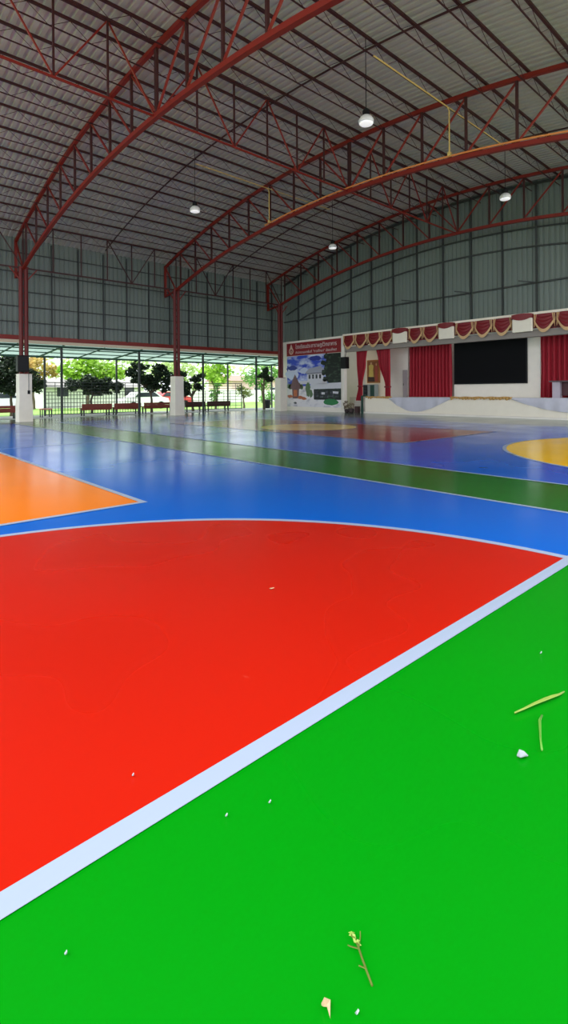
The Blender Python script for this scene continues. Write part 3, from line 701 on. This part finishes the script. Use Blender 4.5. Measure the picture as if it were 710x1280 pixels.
# ------------------------------------------------------------------ trees
BARK = mat('grey_brown_bark', (92, 80, 66), .9, noise=.3, scale=8)
def tree(name, label, x, y, h_trunk, clusters, n, size, leaf, seed, group=None, z0=-.06, rt=.09, squash=.75):
    q = random.Random(seed)
    t = thing(name, label, 'tree', (x, y, z0), group)
    pts = [(x, y, z0)] + [(x + q.uniform(-.1, .1) * i / 3, y + q.uniform(-.1, .1) * i / 3, z0 + h_trunk * i / 3) for i in range(1, 4)]
    tr = MB().path(pts, rt, 8, rs=[rt * 1.25, rt, rt * .85, rt * .7])
    top = pts[-1]
    m = MB(); tot = sum(c[3] ** 2 for c in clusters)
    for (dx, dy, dz, r_) in clusters:
        sub = []
        for _ in range(9):
            o_ = Vector((q.gauss(0, 1), q.gauss(0, 1), q.gauss(0, 1))).normalized() * q.uniform(.35, .95) * r_
            sub.append((o_, r_ * q.uniform(.28, .5)))
        c = (x + dx, y + dy, z0 + dz)
        tr.path([top, ((top[0] + c[0]) / 2, (top[1] + c[1]) / 2, (top[2] + c[2]) / 2 + .05), c], rt * .4, 6, rs=[rt * .6, rt * .4, rt * .2])
        leafball(m, c, r_ * .8, r_ * .8, r_ * .8 * squash, max(20, int(n * .35 * r_ * r_ / tot)), size, q)
        for o_, rs_ in sub: leafball(m, (c[0] + o_.x, c[1] + o_.y, c[2] + o_.z * squash), rs_, rs_, rs_ * squash, max(8, int(n * .072 * r_ * r_ / tot)), size, q)
    tr.build('trunk', BARK, t); m.build('foliage', leaf, t)
    return t
L_DARK = mat('dark_green_leaves', (34, 52, 30), .6, noise=.5, scale=2, island=1.0, trans=.12)
L_BRIGHT = mat('bright_green_leaves', (150, 190, 66), .6, noise=.35, scale=.8, island=.9, trans=.4)
L_MID = mat('mid_green_leaves', (108, 158, 76), .6, noise=.4, scale=.8, island=.9, trans=.4)
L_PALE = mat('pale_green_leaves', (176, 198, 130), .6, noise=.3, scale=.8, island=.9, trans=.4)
L_FLAME = mat('orange_flower_leaves', (196, 172, 104), .6, noise=.4, scale=1.5, island=.9, trans=.35)
GD = 'dark trees under the canopy edge'
tree('dark_tree', 'big dense dark tree behind the nearest column', -35.4, 8.5, 1.5, [(0, 0, 2.9, 1.2), (-.2, -1.1, 2.6, 1.2), (.2, .9, 2.5, 1.0), (0, 0, 3.4, .9), (.1, -1.5, 3.2, .9), (0, 1.6, 2.0, .6), (0, -2.4, 2.6, 1.2), (0, -.2, 1.9, .9), (0, -1.6, 1.8, .9)], 7000, .14, L_DARK, 1, GD)
tree('dark_tree', 'small flat dark tree behind the first left bench', -34.4, 13.2, 1.3, [(0, -1.0, 2.0, .7), (0, -.1, 2.2, .75), (0, .9, 2.05, .7), (0, 1.7, 1.85, .55), (0, -.1, 1.65, .6), (0, .9, 1.6, .5)], 2600, .13, L_DARK, 2, GD, squash=.7)
tree('dark_tree', 'tall loose dark tree just left of the middle column', -32.2, 16.5, 1.4, [(0, -.9, 2.5, .75), (0, .1, 2.3, .8), (0, .7, 3.0, .7), (0, -.9, 3.1, .6), (.2, 1.2, 2.4, .7), (0, -1.5, 2.8, .5), (0, 0, 1.8, .6), (0, 1.0, 1.8, .5)], 3000, .13, L_DARK, 3, GD)
tree('dark_tree', 'small dark tree just right of the middle column', -32.2, 19.8, 1.1, [(0, -.6, 1.9, .55), (0, .2, 2.4, .45), (0, .5, 1.8, .45), (0, .7, 2.6, .35), (.1, -.9, 1.5, .5), (0, -.9, 2.7, .4)], 1500, .12, L_DARK, 4, GD)
tree('dark_tree', 'little dark shrub tree behind the right grid fence', -34.6, 23.4, .9, [(0, 0, 1.5, .5), (0, .2, 2.0, .35), (0, -.2, 1.1, .45)], 600, .08, L_MID, 5, GD)
tree('dark_tree', 'round brownish green shrub at the right end of the grid fence', -35.0, 26.6, .8, [(0, 0, 1.5, .65), (0, .3, 1.2, .5), (0, -.4, 1.8, .4)], 800, .08, mat('olive_leaves', (110, 126, 60), .6, noise=.4, scale=2, island=.9, trans=.3), 6, GD)
tree('dark_tree', 'dark leafy branch tree beside the corner column', -30.2, 24.9, 1.9, [(0, 0, 2.7, .45), (0, .5, 2.4, .4), (0, .2, 3.1, .3)], 1400, .09, L_DARK, 7, GD)
BGT = [
 ('flowering_tree', 'orange flowering tree beyond the lawn right of the nearest column', -48.5, 13.4, [(0, 0, 4.0, 1.4), (0, 1.4, 3.4, 1.0), (0, -1.2, 3.6, 1.1), (0, 0, 2.8, 1.0)], L_FLAME, 1400),
 ('spreading_tree', 'bright lime green spreading tree behind the left grid fence', -46.0, 17.3, [(0, 0, 3.9, 1.3), (0, 1.8, 3.5, 1.2), (0, -1.6, 3.6, 1.2), (0, 2.8, 3.2, .9), (0, .8, 2.9, 1.2), (0, -1, 2.8, 1.1), (0, 0, 4.8, 1.2)], L_BRIGHT, 2600),
 ('tall_tree', 'pale tall tree beyond the lawn left of the middle column', -66, 29.5, [(0, 0, 6.5, 2.6), (0, 3, 5.5, 2.2), (0, -3, 5.2, 2.2), (0, 0, 4, 2.2)], L_PALE, 1600),
 ('tall_tree', 'pale grey green tree right of the middle column', -52, 29.6, [(0, 0, 4.6, 1.8), (0, 1.6, 3.8, 1.5), (0, -1.7, 3.8, 1.5), (0, 0, 3, 1.5)], L_PALE, 1400),
 ('tall_tree', 'yellow green bushy tree behind the right grid fence', -48, 32.4, [(0, 0, 4.4, 1.5), (0, 1.2, 3.6, 1.3), (0, -1.2, 3.6, 1.3), (0, .2, 2.8, 1.3)], L_BRIGHT, 1600),
 ('tall_tree', 'mid green tree over the lawn left of the corner column', -50, 41.0, [(0, 0, 4.2, 1.7), (0, 1.8, 3.5, 1.4), (0, -1.8, 3.4, 1.4), (0, 0, 2.4, 1.4)], L_MID, 1500),
 ('tall_tree', 'orange tinged tree just beside the corner column', -47, 43.6, [(0, 0, 4.4, 1.4), (0, 1.5, 3.8, 1.2), (0, -1.2, 3.5, 1.0)], L_FLAME, 900),
 ('tall_tree', 'big green tree far left beyond the nearest column', -60, 10.0, [(0, 0, 5.0, 2.4), (0, 2.4, 4.2, 2.0), (0, -2.4, 4.2, 2.0), (0, 0, 3.2, 2)], L_MID, 1600),
 ('round_bush', 'round light green bush on the lawn left of the corner column', -42, 35.4, [(0, 0, .9, .9), (0, 1.2, .8, .8), (0, -1.0, .6, .6)], L_MID, 800),
 ('round_bush', 'light green bush on the lawn nearest the corner column', -41, 38.4, [(0, 0, 1.0, .9), (0, 1.1, 1.5, .9), (0, -.9, .6, .6)], L_MID, 800)]
for i, (n_, lab, x, y, cl, lf, n) in enumerate(BGT):
    tree(n_, lab, x, y, cl[0][2] * .5, cl, n, .2 if n_ != 'round_bush' else .11, lf, 40 + i, 'trees beyond the lawn' if n_ != 'round_bush' else 'bushes on the lawn', rt=.16)
m = MB(); q = random.Random(99)
for i in range(34):
    a = i / 33; x = -96 + 30 * a; y = -10 + 105 * a
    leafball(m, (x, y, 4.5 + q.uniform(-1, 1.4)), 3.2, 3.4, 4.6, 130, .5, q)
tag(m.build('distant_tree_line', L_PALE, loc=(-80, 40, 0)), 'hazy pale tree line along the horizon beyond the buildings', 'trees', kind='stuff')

# ------------------------------------------------------------------ buildings and cars beyond
BWALL = mat('bright_white_wall', (240, 238, 236), .8, noise=.04)
def building(label, x, y0, y1, h, depth, roofm, wallm, nwin, seed=0):
    t = thing('low_building', label, 'building', (x - depth / 2, (y0 + y1) / 2, -.06), None)
    MB().box(x - depth, x, y0, y1, -.06, h).build('walls', wallm, t)
    m = MB(); e = .5; zr = h + .9
    A = [(x + e, y0 - e, h), (x + e, y1 + e, h), (x - depth - e, y1 + e, h), (x - depth - e, y0 - e, h)]
    B = [(x - depth / 2, y0 - e, zr), (x - depth / 2, y1 + e, zr)]
    m.quad([A[0], A[1], B[1], B[0]]); m.quad([A[2], A[3], B[0], B[1]]); m.quad([A[1], A[2], B[1]]); m.quad([A[3], A[0], B[0]]); m.quad(A[::-1])
    m.build('roof', roofm, t)
    for i in range(nwin):
        yc = y0 + (y1 - y0) * (i + .5) / nwin
        wf_ = MB().box(x - .02, x + .06, yc - .6, yc + .6, 1.0, 2.0).build('window_frame', BWALL, t)
        MB().box(x + .05, x + .08, yc - .52, yc + .52, 1.06, 1.94).build('pane', mat('dark_window_pane', (60, 66, 74), .2), wf_)
    return t
building('long low white building with grey roof behind the left grid fence', -49.5, 14.6, 24.5, 1.9, 5, mat('weathered_grey_roof', (150, 148, 142), .7, noise=.2, scale=2), BWALL, 3)
building('pinkish house with brown roof beyond the right grid fence', -58, 42.0, 51.0, 2.9, 6, mat('brown_tile_roof', (156, 126, 110), .7, noise=.2, scale=2), mat('pinkish_wall', (226, 198, 186), .8, noise=.06), 3)
struct(MB().box(-56.2, -56, -20, 60, -.06, 1.6).build('wall_boundary', BWALL))
def car(label, x, y, body, seed=0):
    t = thing('parked_car', label, 'car', (x, y, -.06), 'parked cars beyond the fence')
    prof_ = [(-2.1, .35), (-2.12, .75), (-1.95, .95), (-1.3, 1.02), (-.8, 1.48), (.75, 1.5), (1.45, 1.05), (2.05, .92), (2.15, .6), (2.1, .35)]
    m = MB(); k = 0
    a = [(x - .82, y + u, z - .06) for u, z in prof_]; b = [(x + .82, y + u, z - .06) for u, z in prof_]
    m.quad(a[::-1]); m.quad(b)
    for i in range(len(a)): j = (i + 1) % len(a); m.quad([a[i], a[j], b[j], b[i]])
    m.build('body', body, t)
    gl = mat('dark_car_glass', (40, 46, 54), .15)
    MB().quad([(x + .825, y - 1.15, .98), (x + .825, y + 1.2, 1.0), (x + .825, y + .7, 1.38), (x + .825, y - .75, 1.36)]).build('side_window', gl, t)
    for s in (-1.3, 1.3):
        for e in (-.8, .8):
            MB().path([(x + e - .1, y + s, .26), (x + e + .1, y + s, .26)], .32, 16, rot=0).build('wheel', BLACK, t)
car('white parked car left of the middle column beyond the fence', -41.8, 20.6, mat('white_car_paint', (236, 236, 238), .3))
car('red parked car partly behind the middle column', -44, 24.4, mat('red_car_paint', (196, 60, 60), .3))
car('pale lilac parked car at the far left edge behind the bench', -46, 10.2, mat('lilac_car_paint', (214, 208, 226), .3))

# ------------------------------------------------------------------ litter on the near floor
def blade(name, label, pts, ws, mt, cat='leaf', z=.012, curl=.006):
    m = MB(); n = len(pts); k = 0
    for i in range(n):
        p = Vector((pts[i][0], pts[i][1], 0)); d = Vector((pts[min(i + 1, n - 1)][0] - pts[max(i - 1, 0)][0], pts[min(i + 1, n - 1)][1] - pts[max(i - 1, 0)][1], 0)).normalized()
        nn = Vector((-d.y, d.x, 0)) * ws[i]; zz = z + curl * math.sin(i / (n - 1) * math.pi)
        m.v += [tuple(p - nn + Vector((0, 0, zz + .004))), tuple(p + Vector((0, 0, zz - .002))), tuple(p + nn + Vector((0, 0, zz + .004)))]
    for i in range(n - 1):
        for j in range(2): m.f.append((i * 3 + j, i * 3 + 3 + j, i * 3 + 4 + j, i * 3 + 1 + j)); m.m.append(0)
    return tag(m.build(name, mt, loc=(pts[0][0], pts[0][1], 0), smooth=True, solid=.003), label, cat)
DRY = mat('dry_leaf', (132, 158, 66), .6, noise=.2, scale=30)
DRY2 = mat('dry_stalk', (92, 150, 50), .6, noise=.2, scale=30)
blade('dry_leaf', 'long curved pale dry leaf on the green floor near the right edge', [(-.97, 2.18), (-.952, 2.235), (-.935, 2.30), (-.915, 2.37), (-.90, 2.42), (-.89, 2.455), (-.885, 2.50)], [.002, .004, .006, .008, .007, .004, .0015], DRY)
blade('dry_stalk', 'thin pale green stalk below the long dry leaf', [(-.885, 2.25), (-.875, 2.2), (-.85, 2.14), (-.825, 2.08), (-.80, 2.03)], [.002, .004, .003, .002, .0025], DRY2, 'stalk')
tw = thing('dry_twig', 'small brownish green twig with side sprigs on the green floor', 'twig', (-.8, .96, 0))
TW = mat('twig_bark', (84, 100, 28), .7, noise=.3, scale=30)
MB().path([(-.858, .985, .008), (-.84, .982, .01), (-.81, .965, .01), (-.785, .952, .009), (-.755, .938, .006)], .0026, 6).build('stem', TW, tw)
for p in ([(-.825, .973, .01), (-.838, .96, .014), (-.845, .955, .016)], [(-.825, .973, .01), (-.838, .995, .014), (-.845, 1.003, .016)], [(-.785, .952, .01), (-.8, .943, .012)]):
    MB().path(p, .0015, 5).build('sprig', TW, tw)
m = MB(); q = random.Random(5)
for i in range(4): leafball(m, (-.858 + .008 * i, .985 - .002 * i, .012), .005, .005, .004, 3, .007, q)
m.build('leaf_tip', DRY, tw)
def scrap(name, label, pts, mt, cat='paper'):
    m = MB(); m.quad([(x, y, .009 + .006 * ((i * 7) % 3)) for i, (x, y) in enumerate(pts)])
    c = pts[0]; return tag(m.build(name, mt, loc=(c[0], c[1], 0), solid=.004), label, cat)
PW = mat('white_scrap', (150, 158, 164), .7, noise=.08, scale=30); PC = mat('cream_petal', (182, 158, 122), .7, noise=.08, scale=30)
scrap('paper_scrap', 'small white paper scrap on the green floor below the dry stalk', [(-.855, 1.937), (-.838, 1.93), (-.825, 1.945), (-.826, 1.968), (-.842, 1.97), (-.855, 1.958)], PW)
scrap('fallen_petal', 'cream fallen petal on the green floor at the bottom of the view', [(-.808, .822), (-.8, .820), (-.791, .822), (-.778, .819), (-.786, .828), (-.792, .835), (-.8, .838), (-.808, .832)], PC, 'petal')
scrap('paper_crumb', 'tiny cream crumb in the middle of the red floor', [(-2.745, 2.3), (-2.72, 2.295), (-2.71, 2.315), (-2.735, 2.325)], PC, 'crumb')
CR = [((-.742, .868), 'at the bottom edge of the green floor beside the petal'), ((-1.371, .958), 'just under the white line on the green floor, left one'), ((-1.317, 1.098), 'just under the white line on the green floor, right one'),
      ((-1.098, 2.781), 'on the green floor above the long dry leaf'), ((-1.743, .809), 'on the red floor just above the white line'), ((-1.303, .426), 'low on the green floor at far left')]
for (x, y), s in CR:
    scrap('paper_crumb', 'tiny pale crumb ' + s, [(x - .003, y - .002), (x + .002, y - .003), (x + .0035, y + .002), (x - .002, y + .0035)], PW, 'crumb')
